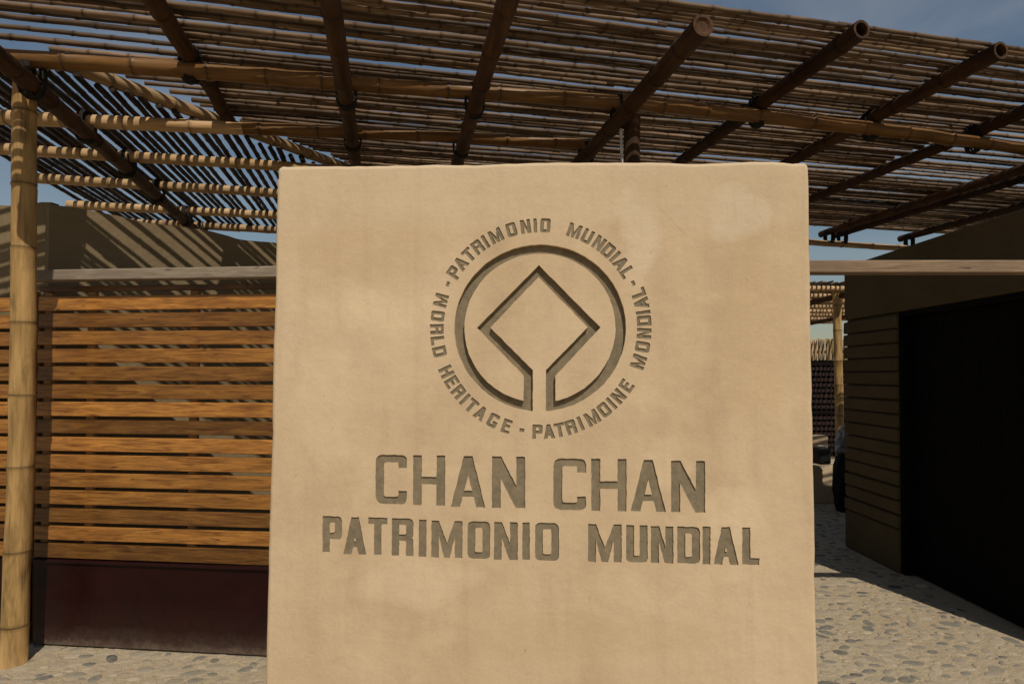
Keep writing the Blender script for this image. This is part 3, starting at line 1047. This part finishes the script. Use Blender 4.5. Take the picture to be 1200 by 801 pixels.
# ------------------------------------------------------------------ dark building on the right
bld = thing('adobe_building', 'dark brown adobe building with a wide black doorway on the right', 'building', (3.15, 3.70, 0))
Y0, YO, Y1 = 0.12, 1.22, 1.99
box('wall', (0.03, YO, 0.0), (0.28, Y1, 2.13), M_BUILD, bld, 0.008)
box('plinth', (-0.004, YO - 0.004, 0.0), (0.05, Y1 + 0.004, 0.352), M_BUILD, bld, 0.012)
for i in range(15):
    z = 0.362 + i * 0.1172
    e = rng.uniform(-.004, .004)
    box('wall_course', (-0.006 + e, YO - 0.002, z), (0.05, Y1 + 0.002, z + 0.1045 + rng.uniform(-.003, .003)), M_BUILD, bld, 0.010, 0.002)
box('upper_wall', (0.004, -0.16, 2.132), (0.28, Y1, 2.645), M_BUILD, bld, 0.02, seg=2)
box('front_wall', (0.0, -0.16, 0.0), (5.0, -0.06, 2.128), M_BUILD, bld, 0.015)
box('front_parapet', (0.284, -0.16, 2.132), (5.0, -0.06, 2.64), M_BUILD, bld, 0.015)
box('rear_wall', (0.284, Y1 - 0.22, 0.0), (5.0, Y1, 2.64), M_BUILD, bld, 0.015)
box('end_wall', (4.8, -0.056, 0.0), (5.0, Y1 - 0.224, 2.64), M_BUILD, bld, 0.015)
box('roof', (0.284, -0.056, 2.30), (4.796, Y1 - 0.224, 2.42), M_ROOM, bld, 0.0)
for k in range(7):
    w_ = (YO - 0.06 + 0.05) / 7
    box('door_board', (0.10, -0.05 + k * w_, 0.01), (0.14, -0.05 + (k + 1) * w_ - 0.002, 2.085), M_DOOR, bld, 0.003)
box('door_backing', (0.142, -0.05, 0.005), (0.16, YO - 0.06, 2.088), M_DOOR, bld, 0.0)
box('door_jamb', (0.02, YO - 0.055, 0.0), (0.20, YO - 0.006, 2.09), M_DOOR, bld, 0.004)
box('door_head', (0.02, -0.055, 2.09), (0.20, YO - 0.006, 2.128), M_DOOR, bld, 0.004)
V, F = stone_shape(12)
o = mk('loose_stone', [(x * 0.07, y * 0.025, z * 0.02) for x, y, z in V], F, M_STONE, None, (3.13, 4.60, 0.006), True)
tag(o, 'small flat stone on the ground at the foot of the dark doorway', 'stone')

# ------------------------------------------------------------------ yard seen between slab and building
bench = thing('adobe_bench', 'low pale adobe bench striped with shadow, beyond the entrance', 'bench', (3.5, 7.6, 0))
box('seat_block', (-1.2, 0, 0), (0.66, 0.75, 0.48), M_BENCH, bench, 0.02, seg=2)
box('back_block', (-1.2, 0.755, 0), (0.9, 0.95, 0.78), M_BENCH, bench, 0.02, seg=2)

o = box('black_case', (-0.075, -0.11, 0.0), (0.075, 0.11, 0.20), M_BLACKP, None, 0.015)
case = thing('black_case', 'small black case standing on the pale adobe bench', 'case', (4.0, 7.78, 0.482))
o.parent = case
o.name = 'case_body'
V, F = [], []
tube(V, F, [(-0.05, 0, 0.195), (-0.045, 0, 0.225), (0.045, 0, 0.225), (0.05, 0, 0.195)], 0.008, 6)
mk('handle', V, F, M_SILVER, case, (0, 0, 0), True)


def lump(n, m, fr, seed, amp):
    """revolved bag outline fr(t)->(radius, z) with folds"""
    rg = random.Random(seed)
    ph = [rg.uniform(0, 6.28) for _ in range(8)]
    V, F = [], []
    for k in range(m + 1):
        r, z = fr(k / m)
        for i in range(n):
            a = 2 * math.pi * i / n
            f = 1 + amp * (math.sin(3 * a + ph[0] + k * .4) + .6 * math.sin(7 * a + ph[1] - k * .7) + .5 * math.sin(11 * a + ph[2] + k))
            V.append((r * f * math.cos(a), r * f * math.sin(a), z + amp * r * math.sin(5 * a + ph[3])*0.5))
    for k in range(m):
        for i in range(n):
            j = (i + 1) % n
            F.append((k * n + i, k * n + j, (k + 1) * n + j, (k + 1) * n + i))
    F.append(tuple(range(n))[::-1])
    F.append(tuple(m * n + i for i in range(n)))
    return V, F


bag = thing('black_bundle', 'black bundle topped with shiny clear plastic beside the dark building', 'bundle', (3.97, 7.18, 0))
V, F = lump(28, 14, lambda t: (0.125 * (math.sin(math.pi * min(1, t * .9 + .12)) ** 0.4) + 0.005, 0.74 * t), 3, 0.09)
mk('bag', V, F, M_BLACKP, bag, (0, 0, 0), True)
V, F = lump(30, 12, lambda t: (0.02 + 0.09 * (1 - t) ** 0.8, 0.70 + 0.32 * t), 9, 0.2)
mk('plastic_wrap', V, F, M_SILVER, bag, (0, 0, 0), True)

# far shade roof with its post
far = thing('shade_roof', 'distant cane shade roof on a bamboo post behind the dark building', 'pergola', (5.17, 9.5, 0))
FB = Vector((5.17, 9.5, 0))
bamboo('post', (5.19, 9.5, 0), (5.15, 9.5, 3.0), 0.065, 0.06, M_POST, far, base=FB, node=0.42, sides=12)
bamboo('post', (5.42, 9.9, 0), (5.36, 9.9, 2.9), 0.03, 0.028, M_POST, far, base=FB, node=0.42, sides=8)
for k in range(8):
    y = 9.45 + k * 0.82
    bamboo('pole', (3.4, y, 2.98), (8.2, y, 2.98), 0.05, 0.045, M_POLE, far, base=FB, node=0.4, sides=8)
for x in (3.9, 5.2, 7.2):
    bamboo('rafter', (x, 9.2, 2.88), (x, 15.4, 2.88), 0.05, 0.05, M_RAFT, far, base=FB, node=0.4, sides=8)
x = 3.4
while x < 8.2:
    rr = rk.uniform(0.014, 0.018)
    bamboo('cane', (x, 9.2 + rk.uniform(-.1, .1), 3.048), (x + rk.gauss(0, .01), 15.4, 3.048), rr, rr * .85, M_CANE, far, base=FB, node=0.4, sides=5, bow=0.01, hollow=False)
    x += 0.075 + rk.uniform(-.008, .012)

fen = thing('cane_fence', 'tall fence of upright canes far behind, above a red brown lattice', 'fence', (6.3, 12.2, 0))
x = -1.6
while x < 1.6:
    rr = rk.uniform(0.028, 0.036)
    bamboo('cane', (x, 0, 0), (x + rk.gauss(0, .006), 0, 2.36 + rk.uniform(-.015, .015)), rr, rr * .9, M_POLE, fen, node=0.5, sides=7, bow=0.006, hollow=False)
    x += 2 * rr + rk.uniform(0.004, 0.02)
bamboo('rail', (-1.6, 0.055, 2.1), (1.6, 0.055, 2.1), 0.025, 0.025, M_RAFT, fen, node=0.5, sides=8)
lat = thing('lattice_screen', 'dark red brown lattice screen in front of the distant cane fence', 'screen', (6.25, 11.95, 0))
for i in range(17):
    box('slat', (-1.3, 0.0, 0.10 + i * 0.108), (1.3, 0.02, 0.165 + i * 0.108), M_LATT, lat, 0.0)
for i in range(27):
    box('upright', (-1.3 + i * 0.1, 0.024, 0.05), (-1.262 + i * 0.1, 0.05, 1.93), M_LATT, lat, 0.0)
box('backing', (-1.3, 0.06, 0.05), (1.3, 0.08, 1.92), M_DOOR, lat, 0.0)
